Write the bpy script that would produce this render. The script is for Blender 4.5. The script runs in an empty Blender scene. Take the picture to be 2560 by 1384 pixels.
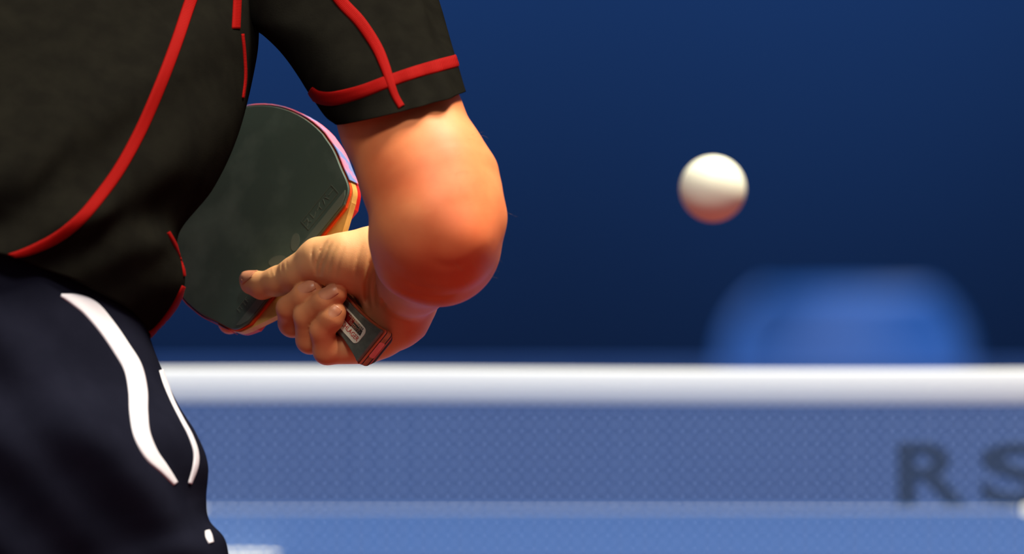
import bpy, bmesh, math, random
import numpy as np
from mathutils import Vector, Matrix
from mathutils.bvhtree import BVHTree
random.seed(7)
rng = np.random.default_rng(7)
scene = bpy.context.scene
COL = scene.collection

# ------------------------------------------------------------------ camera
W, H = 2560, 1384
F = 30400.0                       # focal length in pixels (long sports tele lens)
CAMZ = 1.09
PITCH = math.atan(333.0 / F)      # horizon at pixel row 359
D0 = 7.95                         # distance of the player's elbow (z = 0 below)
PX = 3800.0                       # pixels per metre at the player
cam_d = bpy.data.cameras.new('camera')
cam_d.sensor_fit = 'HORIZONTAL'; cam_d.sensor_width = 36.0
cam_d.lens = 36.0 * F / W
cam_d.clip_end = 200
cam_d.dof.use_dof = True
cam_d.dof.focus_distance = 8.09
cam_d.dof.aperture_fstop = 6.9
cam_d.dof.aperture_blades = 0
cam = bpy.data.objects.new('camera', cam_d); COL.objects.link(cam)
cam.location = (0, 0, CAMZ)
cam.rotation_euler = (math.pi / 2 - PITCH, 0, 0)
scene.camera = cam
CP, SP = math.cos(PITCH), math.sin(PITCH)

# ------------------------------------------------------------------ world, lamps, exposure
scene.view_settings.view_transform = 'Standard'
scene.view_settings.look = 'None'
scene.view_settings.gamma = 1.0
scene.view_settings.use_curve_mapping = False
scene.view_settings.exposure = -0.3
world = bpy.data.worlds.new('world'); scene.world = world
world.use_nodes = True
world.node_tree.nodes['Background'].inputs[0].default_value = (0.55, 0.6, 0.75, 1)
world.node_tree.nodes['Background'].inputs[1].default_value = 0.25

def area(name, loc, target, size, power, col):
    l = bpy.data.lights.new(name, 'AREA'); l.shape = 'RECTANGLE'
    l.size, l.size_y = size; l.energy = power; l.color = col
    o = bpy.data.objects.new(name, l); COL.objects.link(o)
    o.location = loc
    o.rotation_euler = (Vector(target) - Vector(loc)).to_track_quat('-Z', 'Y').to_euler()
    return o
# the hall's ceiling floodlights, above the court
area('floodlight_court', (2.7, 6.8, 7.4), (-0.1, 8.1, 1), (1.8, 1.4), 720, (1.0, 0.91, 0.70))
area('floodlight_court_row', (2.3, 8.5, 7.4), (-0.1, 8.1, 1), (1.8, 1.4), 760, (1.0, 0.91, 0.70))
area('floodlight_near_court', (-0.4, 2.2, 7.4), (-0.2, 8.1, 1), (3.0, 1.6), 560, (1.0, 0.92, 0.80))
area('floodlight_over_court', (-0.5, 7.5, 7.5), (-0.2, 8.1, 1), (2.6, 1.4), 200, (1.0, 0.9, 0.72))
area('floodlight_far_court', (1.6, 12.6, 7.6), (-0.2, 9.0, 1), (2.6, 1.6), 350, (1.0, 0.93, 0.76))
area('floodlight_backdrop', (-2.5, 19.5, 7.0), (-1.0, 25.0, 1.2), (5.0, 1.2), 1600, (0.9, 0.97, 1.0))

# ------------------------------------------------------------------ helpers
def lin(c):
    return tuple(((v / 255) / 12.92 if v / 255 <= 0.04045 else ((v / 255 + 0.055) / 1.055) ** 2.4) for v in c)

def P(px, py, d):
    """point seen at pixel (px, py), d metres in front of the camera"""
    x = (px - W / 2) / F * d
    v = -(py - H / 2) / F * d
    return Vector((x, CP * d + SP * v, CAMZ - SP * d + CP * v))

def pw(a):
    """array of (px, py, z in pixels of depth behind the elbow) -> world"""
    a = np.asarray(a, dtype=np.float64).reshape(-1, 3)
    d = D0 + a[:, 2] / PX
    x = (a[:, 0] - W / 2) / F * d
    v = -(a[:, 1] - H / 2) / F * d
    return np.stack([x, CP * d + SP * v, CAMZ - SP * d + CP * v], 1)

OFF = {}
def empty(name, loc, label=None, cat=None, group=None):
    o = bpy.data.objects.new(name, None); COL.objects.link(o)
    o.location = loc; OFF[o] = Vector(loc)
    o.empty_display_size = 0.05
    tag(o, label, cat, group)
    return o
def tag(o, label=None, cat=None, group=None, kind=None):
    if label: o['label'] = label
    if cat: o['category'] = cat
    if group: o['group'] = group
    if kind: o['kind'] = kind
    return o
def mesh(name, verts, faces, mat, parent=None, smooth=True, origin=None, uv=None):
    """verts in world coordinates"""
    verts = np.asarray([tuple(v) for v in verts] if not isinstance(verts, np.ndarray) else verts, dtype=np.float64)
    base = OFF[parent] if parent else (Vector(origin) if origin else Vector((0, 0, 0)))
    v = verts - np.array(base)
    me = bpy.data.meshes.new(name)
    me.from_pydata(v.tolist(), [], [tuple(int(i) for i in f) for f in faces])
    if uv is not None:
        lay = me.uv_layers.new(name='uv')
        idx = np.empty(len(me.loops), dtype=np.int32); me.loops.foreach_get('vertex_index', idx)
        lay.data.foreach_set('uv', np.asarray(uv, dtype=np.float32)[idx].ravel())
    me.materials.append(mat)
    me.update()
    if smooth: me.polygons.foreach_set('use_smooth', [True] * len(me.polygons))
    o = bpy.data.objects.new(name, me); COL.objects.link(o)
    if parent: o.parent = parent; OFF[o] = base
    else: o.location = base; OFF[o] = base
    return o
def fixn(o):
    bm = bmesh.new(); bm.from_mesh(o.data)
    bmesh.ops.recalc_face_normals(bm, faces=bm.faces[:])
    bm.to_mesh(o.data); bm.free(); return o
def bevel(o, w, seg=2, ang=35):
    m = o.modifiers.new('bevel', 'BEVEL'); m.width = w; m.segments = seg
    m.limit_method = 'ANGLE'; m.angle_limit = math.radians(ang)
    return o
def box(name, lo, hi, mat, parent=None, bev=0.0, origin=None):
    (x0, y0, z0), (x1, y1, z1) = lo, hi
    v = [(x0,y0,z0),(x1,y0,z0),(x1,y1,z0),(x0,y1,z0),(x0,y0,z1),(x1,y0,z1),(x1,y1,z1),(x0,y1,z1)]
    f = [(0,3,2,1),(4,5,6,7),(0,1,5,4),(1,2,6,5),(2,3,7,6),(3,0,4,7)]
    o = mesh(name, v, f, mat, parent, smooth=False, origin=origin)
    if bev: bevel(o, bev)
    return o
def cr(pts, n):
    """Catmull-Rom through rows of pts, n samples per span"""
    p = np.asarray(pts, float); p = np.vstack([2*p[0]-p[1], p, 2*p[-1]-p[-2]])
    out = []
    for i in range(1, len(p) - 2):
        for k in range(n):
            t = k / n
            out.append(0.5*((2*p[i]) + (-p[i-1]+p[i+1])*t + (2*p[i-1]-5*p[i]+4*p[i+1]-p[i+2])*t*t + (-p[i-1]+3*p[i]-3*p[i+1]+p[i+2])*t**3))
    out.append(p[-2]); return np.array(out)
def grid_faces(r, c, closed):
    f = []
    for i in range(r - 1):
        for j in range(c if closed else c - 1):
            k = (j + 1) % c
            f.append((i*c+j, i*c+k, (i+1)*c+k, (i+1)*c+j))
    return f

# ------------------------------------------------------------------ materials
def mat(name, col, rough=0.6, spec=0.5, metal=0.0, noise=None, bump=None, sheen=0.0, sss=0.0, coat=0.0, coords='Object', alpha=1.0):
    """noise=(scale, colour2, lo, hi)  bump=(scale, strength, distance)"""
    m = bpy.data.materials.new(name); m.use_nodes = True
    nt = m.node_tree; b = nt.nodes['Principled BSDF']
    b.inputs['Base Color'].default_value = (*lin(col), 1)
    b.inputs['Roughness'].default_value = rough
    b.inputs['Specular IOR Level'].default_value = spec
    b.inputs['Metallic'].default_value = metal
    b.inputs['Coat Weight'].default_value = coat
    b.inputs['Alpha'].default_value = alpha
    if sheen:
        b.inputs['Sheen Weight'].default_value = sheen
        b.inputs['Sheen Roughness'].default_value = 0.4
    if sss:
        b.inputs['Subsurface Weight'].default_value = sss
        b.inputs['Subsurface Radius'].default_value = (1.0, 0.35, 0.2)
        b.inputs['Subsurface Scale'].default_value = 0.006
    tc = nt.nodes.new('ShaderNodeTexCoord')
    if noise:
        n = nt.nodes.new('ShaderNodeTexNoise'); n.inputs['Scale'].default_value = noise[0]; n.inputs['Detail'].default_value = 4
        r = nt.nodes.new('ShaderNodeValToRGB')
        r.color_ramp.elements[0].position = noise[2]; r.color_ramp.elements[1].position = noise[3]
        r.color_ramp.elements[0].color = (*lin(col), 1); r.color_ramp.elements[1].color = (*lin(noise[1]), 1)
        nt.links.new(tc.outputs[coords], n.inputs['Vector']); nt.links.new(n.outputs['Fac'], r.inputs['Fac'])
        nt.links.new(r.outputs['Color'], b.inputs['Base Color'])
    if bump:
        n2 = nt.nodes.new('ShaderNodeTexNoise'); n2.inputs['Scale'].default_value = bump[0]; n2.inputs['Detail'].default_value = 3
        bp = nt.nodes.new('ShaderNodeBump'); bp.inputs['Strength'].default_value = bump[1]; bp.inputs['Distance'].default_value = bump[2]
        nt.links.new(tc.outputs[coords], n2.inputs['Vector']); nt.links.new(n2.outputs['Fac'], bp.inputs['Height'])
        nt.links.new(bp.outputs['Normal'], b.inputs['Normal'])
    return m
def stitched(name, c1, c2, freq):
    """cover-stitched trim: fine ribs across the band, driven by the band's own UV"""
    m = mat(name, c1, 0.75, 0.03); nt = m.node_tree; b = nt.nodes['Principled BSDF']
    uv = nt.nodes.new('ShaderNodeUVMap')
    w = nt.nodes.new('ShaderNodeTexWave'); w.wave_type = 'BANDS'; w.bands_direction = 'X'
    w.inputs['Scale'].default_value = freq; w.inputs['Distortion'].default_value = 1.2; w.inputs['Detail'].default_value = 2
    r = nt.nodes.new('ShaderNodeValToRGB')
    r.color_ramp.elements[0].color = (*lin(c2), 1); r.color_ramp.elements[1].color = (*lin(c1), 1)
    r.color_ramp.elements[0].position = 0.1; r.color_ramp.elements[1].position = 0.6
    bp = nt.nodes.new('ShaderNodeBump'); bp.inputs['Strength'].default_value = 0.35; bp.inputs['Distance'].default_value = 0.0004
    nt.links.new(uv.outputs['UV'], w.inputs['Vector']); nt.links.new(w.outputs['Fac'], r.inputs['Fac'])
    nt.links.new(r.outputs['Color'], b.inputs['Base Color'])
    nt.links.new(w.outputs['Fac'], bp.inputs['Height']); nt.links.new(bp.outputs['Normal'], b.inputs['Normal'])
    return m

M = {}
M['shirt'] = mat('shirt_cloth', (18, 17, 15), 0.85, 0.0, noise=(60, (22, 21, 18), 0.35, 0.7), bump=(900, 0.25, 0.0006))
M['shorts'] = mat('shorts_cloth', (19, 20, 31), 0.8, 0.0, noise=(30, (23, 24, 36), 0.35, 0.7), bump=(900, 0.2, 0.0005))
M['red_trim'] = stitched('red_trim', (134, 10, 8), (86, 5, 5), 3.2)
M['white_trim'] = mat('white_trim', (204, 201, 214), 0.6, 0.3, bump=(700, 0.2, 0.0004))
M['nail'] = mat('nail', (212, 138, 104), 0.36, 0.5, noise=(120, (220, 150, 116), 0.4, 0.7), sss=0.1)
M['rubber'] = mat('black_rubber', (68, 88, 82), 0.45, 0.5, noise=(34, (90, 110, 104), 0.48, 0.75), bump=(45, 0.06, 0.001))
M['rubber_plain'] = mat('black_rubber_strip', (96, 110, 102), 0.38, 0.5, noise=(40, (102, 116, 108), 0.4, 0.7))
M['rubber_mark'] = mat('rubber_mark', (96, 110, 102), 0.4, 0.5)
M['rubber_frame'] = mat('rubber_frame', (82, 95, 87), 0.4, 0.5)
M['sponge'] = mat('orange_sponge', (222, 78, 30), 0.8, 0.2, bump=(600, 0.3, 0.0005))
M['red_rubber'] = mat('red_rubber', (205, 32, 20), 0.45, 0.4)
M['tape_edge'] = mat('edge_tape', (240, 120, 150), 0.5, 0.4, noise=(75, (110, 130, 190), 0.47, 0.6))
M['wood'] = mat('blade_wood', (226, 182, 100), 0.5, 0.4, noise=(90, (200, 150, 75), 0.4, 0.7))
M['brown'] = mat('handle_wood', (190, 122, 70), 0.45, 0.4, noise=(160, (150, 88, 48), 0.4, 0.7))
M['tan_ply'] = mat('tan_ply', (206, 104, 68), 0.45, 0.4)
M['dark_ply'] = mat('dark_ply', (44, 22, 18), 0.45, 0.4)
M['red_ply'] = mat('red_ply', (200, 76, 56), 0.45, 0.4)
M['handle_black'] = mat('handle_face', (84, 94, 88), 0.3, 0.55, noise=(220, (98, 108, 100), 0.4, 0.7), bump=(260, 0.12, 0.0005))
M['badge_white'] = mat('badge_white', (222, 222, 205), 0.4, 0.4)
M['badge_silver'] = mat('badge_silver', (215, 218, 214), 0.22, 0.6, metal=0.9, bump=(900, 0.5, 0.0004))
M['badge_red'] = mat('badge_red', (112, 14, 18), 0.35, 0.4)
M['badge_text'] = mat('badge_text', (186, 60, 46), 0.5, 0.3)
M['badge_dark'] = mat('badge_dark', (48, 52, 48), 0.4, 0.4)
M['pink'] = mat('pink_label', (240, 140, 132), 0.6, 0.3, noise=(200, (230, 124, 116), 0.4, 0.7))
M['ball'] = mat('ball_plastic', (238, 240, 222), 0.45, 0.4, sss=0.05)
M['net_tape'] = mat('net_tape', (202, 208, 220), 0.7, 0.2, bump=(500, 0.15, 0.0005))
M['net_cord'] = mat('net_cord', (104, 128, 182), 0.7, 0.2)
M['net_print'] = mat('net_print', (38, 46, 44), 0.8, 0.15)
M['metal'] = mat('painted_metal', (30, 45, 100), 0.4, 0.5)
M['steel'] = mat('steel', (170, 172, 176), 0.3, 0.5, metal=0.9)
M['table'] = mat('table_top', (27, 68, 130), 0.5, 0.3, noise=(300, (31, 72, 134), 0.4, 0.6))
M['line'] = mat('table_line', (236, 238, 232), 0.6, 0.3)
M['floor'] = mat('sports_floor', (104, 34, 32), 0.6, 0.25, noise=(6, (98, 31, 29), 0.4, 0.6))
M['wall'] = mat('backdrop_curtain', (26, 62, 120), 0.9, 0.05, noise=(0.5, (28, 65, 124), 0.35, 0.7))
M['barrier'] = mat('barrier_cloth', (46, 82, 156), 0.8, 0.2, noise=(5, (50, 88, 162), 0.4, 0.6))
M['chair'] = mat('chair_plastic', (10, 72, 148), 0.5, 0.3)
M['shoe'] = mat('shoe', (230, 230, 232), 0.6, 0.3)
M['sole'] = mat('sole', (60, 60, 66), 0.7, 0.3)
M['sock'] = mat('sock', (225, 225, 228), 0.8, 0.2)
M['hair'] = mat('hair', (32, 24, 18), 0.5, 0.4, bump=(300, 0.6, 0.004))

def skin_material():
    m = mat('skin', (226, 158, 112), 0.52, 0.34, sss=0.22)
    nt = m.node_tree; b = nt.nodes['Principled BSDF']; L = nt.links.new
    tc = nt.nodes.new('ShaderNodeTexCoord')
    n = nt.nodes.new('ShaderNodeTexNoise'); n.inputs['Scale'].default_value = 22; n.inputs['Detail'].default_value = 5
    r = nt.nodes.new('ShaderNodeValToRGB')
    r.color_ramp.elements[0].position = 0.35; r.color_ramp.elements[1].position = 0.68
    r.color_ramp.elements[0].color = (*lin((200, 108, 64)), 1); r.color_ramp.elements[1].color = (*lin((218, 136, 86)), 1)
    L(tc.outputs['Object'], n.inputs['Vector']); L(n.outputs['Fac'], r.inputs['Fac'])
    # ruddier skin at elbow point and finger ends; painted red shading below thumb
    at = nt.nodes.new('ShaderNodeAttribute'); at.attribute_name = 'ruddy_and_shade'
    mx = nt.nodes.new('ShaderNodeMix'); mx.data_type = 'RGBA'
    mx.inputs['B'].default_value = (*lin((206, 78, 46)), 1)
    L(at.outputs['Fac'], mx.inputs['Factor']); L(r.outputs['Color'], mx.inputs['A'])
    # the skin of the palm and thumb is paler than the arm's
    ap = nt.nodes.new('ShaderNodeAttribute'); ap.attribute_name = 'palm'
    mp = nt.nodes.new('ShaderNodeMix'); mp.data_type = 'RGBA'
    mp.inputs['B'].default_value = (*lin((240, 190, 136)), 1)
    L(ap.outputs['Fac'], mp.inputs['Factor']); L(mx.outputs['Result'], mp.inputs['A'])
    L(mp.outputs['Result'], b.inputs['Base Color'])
    n2 = nt.nodes.new('ShaderNodeTexNoise'); n2.inputs['Scale'].default_value = 1100; n2.inputs['Detail'].default_value = 3
    n3 = nt.nodes.new('ShaderNodeTexVoronoi'); n3.inputs['Scale'].default_value = 1900
    ad = nt.nodes.new('ShaderNodeMath'); ad.operation = 'ADD'
    bp = nt.nodes.new('ShaderNodeBump'); bp.inputs['Strength'].default_value = 0.12; bp.inputs['Distance'].default_value = 0.0003
    L(tc.outputs['Object'], n2.inputs['Vector']); L(tc.outputs['Object'], n3.inputs['Vector'])
    L(n2.outputs['Fac'], ad.inputs[0]); L(n3.outputs['Distance'], ad.inputs[1])
    L(ad.outputs[0], bp.inputs['Height']); L(bp.outputs['Normal'], b.inputs['Normal'])
    return m
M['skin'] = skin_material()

# ================================================================== THE SETTING
FL = box('floor', (-9, -3, -0.05), (9, 26, 0), M['floor']); tag(FL, 'red sports hall floor under the court', kind='structure')
def backdrop():
    n = 500; v = []; f = []
    for i in range(n + 1):
        x = -9 + 18 * i / n
        y = 25.0 + 0.012 * math.sin(x * 5.0)
        v += [(x, y, 0), (x, y, 6.5)]
    for i in range(n): f.append((2*i, 2*i+2, 2*i+3, 2*i+1))
    o = mesh('wall_back', v, f, M['wall'])
    so = o.modifiers.new('solid', 'SOLIDIFY'); so.thickness = 0.02; so.offset = -1
    tag(o, 'dark navy blue backdrop curtain behind the court', kind='structure')
backdrop()

# ------------------------------------------------------------------ surround barriers
def barrier(x0, x1, y, label):
    root = empty('court_barrier', ((x0 + x1) / 2, y, 0), label, 'barrier', 'cloth barriers around the court')
    box('cloth_panel', (x0 + .01, y - .012, .03), (x1 - .01, y + .012, .735), M['barrier'], root, .006)
    for x in (x0 + .03, x1 - .03):
        box('upright', (x - .012, y + .014, 0.012), (x + .012, y + .036, .72), M['metal'], root, .003)
        box('foot', (x - .02, y - .14, 0), (x + .02, y + .16, .012), M['metal'], root, .003)
    box('top_rail', (x0 + .01, y + .014, .700), (x1 - .01, y + .034, .722), M['metal'], root, .003)
XB = [-5.2, -2.9, -0.6, 1.7, 4.0]
LB = ['blue cloth court barrier hidden at the far left behind the player',
      'blue cloth court barrier behind the net, left of the blue chair',
      'blue cloth court barrier behind the net, in front of the blue chair',
      'blue cloth court barrier beyond the right end of the net']
for i in range(1, 3):
    barrier(XB[i] + .005, XB[i + 1] - .005, 19.0, LB[i])

# ------------------------------------------------------------------ blue chair behind the barriers
def chair():
    d = 20.1
    cx = (2128 - W/2) / F * d; y = P(2128, 800, d).y
    root = empty('plastic_chair', (cx, y, 0), 'bright blue plastic chair behind the court barrier, its rounded back showing above the net', 'chair')
    def shell(rows, th, name):
        nr, nc = len(rows), 17; v = []
        for (hw, off, z, bow) in rows:
            for j in range(nc):
                s = -1 + 2 * j / (nc - 1)
                v.append((cx + s * hw, y + off + bow * (1 - s * s), z))
        o = mesh(name, v, grid_faces(nr, nc, False), M['chair'], root)
        so = o.modifiers.new('solid', 'SOLIDIFY'); so.thickness = th; so.offset = 0
        return o
    rows = []
    for k in range(17):
        t = k / 16; z = 0.48 + 0.365 * t
        hw = 0.212 - 0.006 * t
        if t > 0.55: hw *= math.sqrt(max(0.05, 1 - ((t - 0.55) / 0.45) ** 3 * 0.55))
        rows.append((hw, 0.20 + 0.09 * t, z, 0.035))
    shell(rows, .012, 'backrest')
    rows = []
    for k in range(10):
        t = k / 9
        rows.append((0.205 + .01 * math.sin(t * 3.1), -0.22 + 0.43 * t, 0.445 + 0.02 * (2*t-1)**2, 0.0))
    shell(rows, .012, 'seat')
    for sx in (-1, 1):
        for sy in (-1, 1):
            v = []; n = 10
            for zz, k in ((0.0, 1.15), (0.44, 0.9)):
                for j in range(n):
                    a = 2 * math.pi * j / n
                    v.append((cx + sx * .18 * k + .012 * math.cos(a), y + sy * .19 * k + .012 * math.sin(a), zz))
            f = grid_faces(2, n, True) + [tuple(range(n))[::-1], tuple(range(n, 2*n))]
            mesh('leg', v, f, M['steel'], root)
chair()

# ------------------------------------------------------------------ table and net
NETY = P(1280, 900, 9.7).y
TX = (395 - W/2) / F * 9.7
def table():
    y0, y1 = NETY - 1.37, NETY + 1.37; x0, x1 = TX - .7625, TX + .7625
    root = empty('table_tennis_table', (TX, NETY, 0), 'blue table tennis table with white lines below the net', 'table')
    for a, b in ((y0, NETY - .002), (NETY + .002, y1)):
        t = box('table_top', (x0, a, .735), (x1, b, .7600), M['table'], root, .002)
        z0, z1 = .7601, .7604
        e = a if a == y0 else b - .02
        box('end_line', (x0, e, z0), (x1, e + .02, z1), M['line'], t)
        box('side_line', (x0, a + .021, z0), (x0 + .02, b - .021, z1), M['line'], t)
        box('side_line', (x1 - .02, a + .021, z0), (x1, b - .021, z1), M['line'], t)
        box('centre_line', (TX - .0015, a + .021, z0), (TX + .0015, b - .021, z1), M['line'], t)
        box('apron', (x0 + .05, a + .05, .68), (x1 - .05, b - .05, .735), M['metal'], root, .004)
        for sx in (x0 + .22, x1 - .22):
            for sy in (a + .2, b - .2):
                box('leg', (sx - .025, sy - .025, 0), (sx + .025, sy + .025, .68), M['metal'], root, .004)
    # white oval mark printed on the far half next to the net
    c = P(572, 1415, 9.87); v = []
    for k in range(40):
        a = 2 * math.pi * k / 40
        ca, sa = math.cos(a), math.sin(a)
        v.append((c.x + .045 * math.copysign(abs(ca) ** .6, ca), NETY + .055 + .095 * math.copysign(abs(sa) ** .6, sa), .7605))
    mesh('printed_mark', v, [tuple(range(40))], M['line'], root, smooth=False)
    return x0, x1
tx0, tx1 = table()
def net():
    root = empty('table_net', (TX, NETY, .76), 'blue table tennis net with a wide white top tape', 'net')
    x0, x1 = tx0 - .1525, tx1 + .1525
    top = .9112; tp = .0282
    n = 60; prof = [(-.0020, -tp), (-.0024, -tp + .0006), (-.0026, -.004), (-.0012, -.0006), (.0012, -.0006), (.0026, -.004), (.0024, -tp + .0006), (.0020, -tp)]
    v = []
    for i in range(n + 1):
        x = x0 + (x1 - x0) * i / n
        sag = .0016 * math.sin(i * .21 + 1.0)
        for (dy, dz) in prof: v.append((x, NETY + dy, top + dz + sag * .5))
    mesh('top_tape', v, grid_faces(n + 1, len(prof), True), M['net_tape'], root)
    # knotted mesh, ~9 mm cells: too fine to pick apart
    v = []; f = []
    def bar(ax, az, bx, bz, w):
        k = len(v); dx, dz = bx - ax, bz - az; l = math.hypot(dx, dz); nx, nz = -dz / l * w, dx / l * w
        for yy in (-w, w):
            v.extend([(ax + nx, NETY + yy, az + nz), (ax - nx, NETY + yy, az - nz), (bx - nx, NETY + yy, bz - nz), (bx + nx, NETY + yy, bz + nz)])
        f.extend([(k, k+1, k+2, k+3), (k+7, k+6, k+5, k+4), (k, k+4, k+5, k+1), (k+2, k+6, k+7, k+3), (k+1, k+5, k+6, k+2), (k+3, k+7, k+4, k)])
    z0, z1 = .762, top - tp + .004
    m = int((x1 - x0) / .0098)
    for i in range(m + 1):
        x = x0 + (x1 - x0) * i / m + random.uniform(-.0006, .0006)
        bar(x, z0, x + random.uniform(-.0005, .0005), z1, .00125)
    k = int((z1 - z0) / .0098)
    for i in range(k + 1):
        z = z0 + (z1 - z0) * i / k
        bar(x0, z, x1, z, .00125)
    o = mesh('mesh', v, f, M['net_cord'], root, smooth=False); o['kind'] = 'stuff'
    # lettering printed on the cords
    for ch, px in (('R', 2332), ('S', 2540)):
        cu = bpy.data.curves.new('letter', 'FONT'); cu.body = ch; cu.size = 1.0; cu.offset = .034; cu.align_x = 'CENTER'
        tmp = bpy.data.objects.new('letter_tmp', cu); COL.objects.link(tmp)
        dg = bpy.context.evaluated_depsgraph_get(); me = tmp.evaluated_get(dg).to_mesh()
        vs = np.array([q.co[:] for q in me.vertices]); fs = [tuple(p.vertices) for p in me.polygons]
        bpy.data.objects.remove(tmp)
        vs[:, 0] -= (vs[:, 0].min() + vs[:, 0].max()) / 2; vs[:, 1] -= vs[:, 1].min()
        vs[:, 0] *= .056 / np.ptp(vs[:, 0]); vs[:, 1] *= .050 / np.ptp(vs[:, 1])
        c = P(px, 1262, 9.7)
        # the print only shows on the cords: cut the letter into strips
        vw = [(c.x + a, NETY - .0019, c.z + b) for a, b, _ in vs]
        o = mesh('printed_letter', vw, fs, M['net_print'], root, smooth=False)
        o['label'] = 'dark letter ' + ch
    for sx, x in ((-1, x0), (1, x1)):
        p = box('net_post', (x - .011, NETY - .011, .70), (x + .011, NETY + .011, .914), M['metal'], root, .003)
        box('clamp', (min(x, x - sx * .16), NETY - .022, .712), (max(x, x - sx * .16), NETY + .022, .732), M['metal'], root, .003)
net()
m = M['net_print']; m.node_tree.nodes['Principled BSDF'].inputs['Alpha'].default_value = 0.52

# ------------------------------------------------------------------ ball
def ball():
    c = P(1782, 472, 7.37)
    bm = bmesh.new(); bmesh.ops.create_icosphere(bm, subdivisions=5, radius=.02)
    # faint equatorial seam
    for q in bm.verts:
        h = q.co.normalized().dot(Vector((.3, .2, .93)))
        q.co *= 1 - .004 * math.exp(-(h / .02) ** 2)
    me = bpy.data.meshes.new('table_tennis_ball'); bm.to_mesh(me); bm.free()
    me.materials.append(M['ball']); me.polygons.foreach_set('use_smooth', [True] * len(me.polygons))
    o = bpy.data.objects.new('table_tennis_ball', me); COL.objects.link(o); o.location = c
    tag(o, 'white table tennis ball in the air above the net', 'ball')
ball()

# ================================================================== THE RACKET
e1 = np.array([.670, .7424, 0]); wI = np.array([-.7424, .670, 0]); zz = np.array([0, 0, 1.])
A3 = .79 * e1 - .613 * zz                          # along the handle towards its butt
T3 = .5935 * e1 - .25 * wI + .765 * zz; T3 /= np.linalg.norm(T3)   # from the near face into the racket
A3 = A3 - A3.dot(T3) * T3; A3 /= np.linalg.norm(A3)
W3 = np.cross(T3, A3); W3 = W3 if W3.dot(wI) > 0 else -W3
Z0 = 620.0
O3 = np.array([923., 864., Z0])
def rk(u, v, n):
    """racket coordinates (across, from the butt towards the tip, depth from the near face) -> pixel space"""
    return O3 + np.outer(np.atleast_1d(u), W3) - np.outer(np.atleast_1d(v), A3) + np.outer(np.atleast_1d(n), T3)
def uv_of(px, py, n=5.0):
    B = np.array([[W3[0], -A3[0]], [W3[1], -A3[1]]])
    r = np.array([px, py]) - O3[:2] - n * T3[:2]
    return np.linalg.solve(B, r)
RB = pw(rk(0, 0, 31))[0]
racket = empty('table_tennis_racket', RB, 'table tennis racket with black rubber and flared dark handle in the hand', 'racket')

def prism(name, outline, n0, n1, m, parent, bev=0, taper=0.0):
    """outline: list of (u, v); extruded from depth n0 (near) to n1"""
    o2 = np.array(outline, float); k = len(o2)
    c = o2.mean(0)
    a = rk(o2[:, 0], o2[:, 1], 0) + T3 * n0
    b_ = rk(*(c + (o2 - c) * (1 - taper)).T, 0) + T3 * n1
    v = pw(np.vstack([a, b_]))
    f = [tuple(range(k)), tuple(range(k, 2*k))[::-1]] + [(i, k + i, k + (i+1) % k, (i+1) % k) for i in range(k)]
    o = mesh(name, v, f, m, parent, smooth=False); fixn(o)
    if bev: bevel(o, bev / PX, 3, 40)
    return o

def blade_outline(grow=0.0, base=352, chord=195):
    pts = []
    half = cr([(chord, base), (232, 376), (252, 436), (268, 490), (275, 548)], 8)
    half = half[:-1]
    for u, v in half: pts.append((u, v))
    for k in range(41):
        t = math.pi * k / 40
        pts.append((275 * math.cos(t), 548 + 318 * math.sin(t)))
    for u, v in half[::-1]: pts.append((-u, v))
    p = np.array(pts)
    if grow:
        c = np.array([0, 560.]); d = p - c
        p = c + d * (1 + grow / np.linalg.norm(d, axis=1))[:, None]
    return p
BO = blade_outline()
prism('near_rubber', BO, 5, 13, M['rubber'], racket, 1.5)
prism('near_sponge', blade_outline(1.0, 348, 190), 13.1, 21, M['sponge'], racket)
wo = blade_outline(3.0, 352, 206)
neck = cr([(-206, 349), (-150, 318), (-92, 288), (-52, 262), (-38, 225)], 6)
wood = np.vstack([wo, neck, (neck * [-1, 1])[::-1]])
for nm, a, b, mm in (('near_ply', 21.1, 27, M['wood']), ('core_ply', 27.1, 35, M['wood']), ('far_ply', 35.1, 41, M['wood'])):
    prism(nm, wood, a, b, mm, racket)
prism('far_rubber', blade_outline(2.0, 345, 195), 41.1, 58, M['red_rubber'], racket, 1.5)
# edge tape wrapped round the rim, open at the neck
def edge_tape():
    o2 = blade_outline(5.0); c = np.array([0, 560.])
    a = uv_of(897, 540, 30); keep = [p for p in o2 if p[1] > 392]
    keep = np.array(keep); n = len(keep); v = []
    nrm = (keep - c) / np.linalg.norm(keep - c, axis=1)[:, None]
    for (off, d) in ((0, 12), (2.2, 12.5), (2.2, 52), (0, 52.5)):
        v.append(rk(*(keep + nrm * off).T, 0) + T3 * d)
    v = np.stack(v, 1).reshape(-1, 3)
    o = mesh('edge_tape', pw(v), grid_faces(n, 4, True) + [(0, 1, 2, 3), (4*n-1, 4*n-2, 4*n-3, 4*n-4)], M['tape_edge'], racket, smooth=False)
    fixn(o); o['label'] = 'pink and blue edge tape'
edge_tape()
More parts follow.
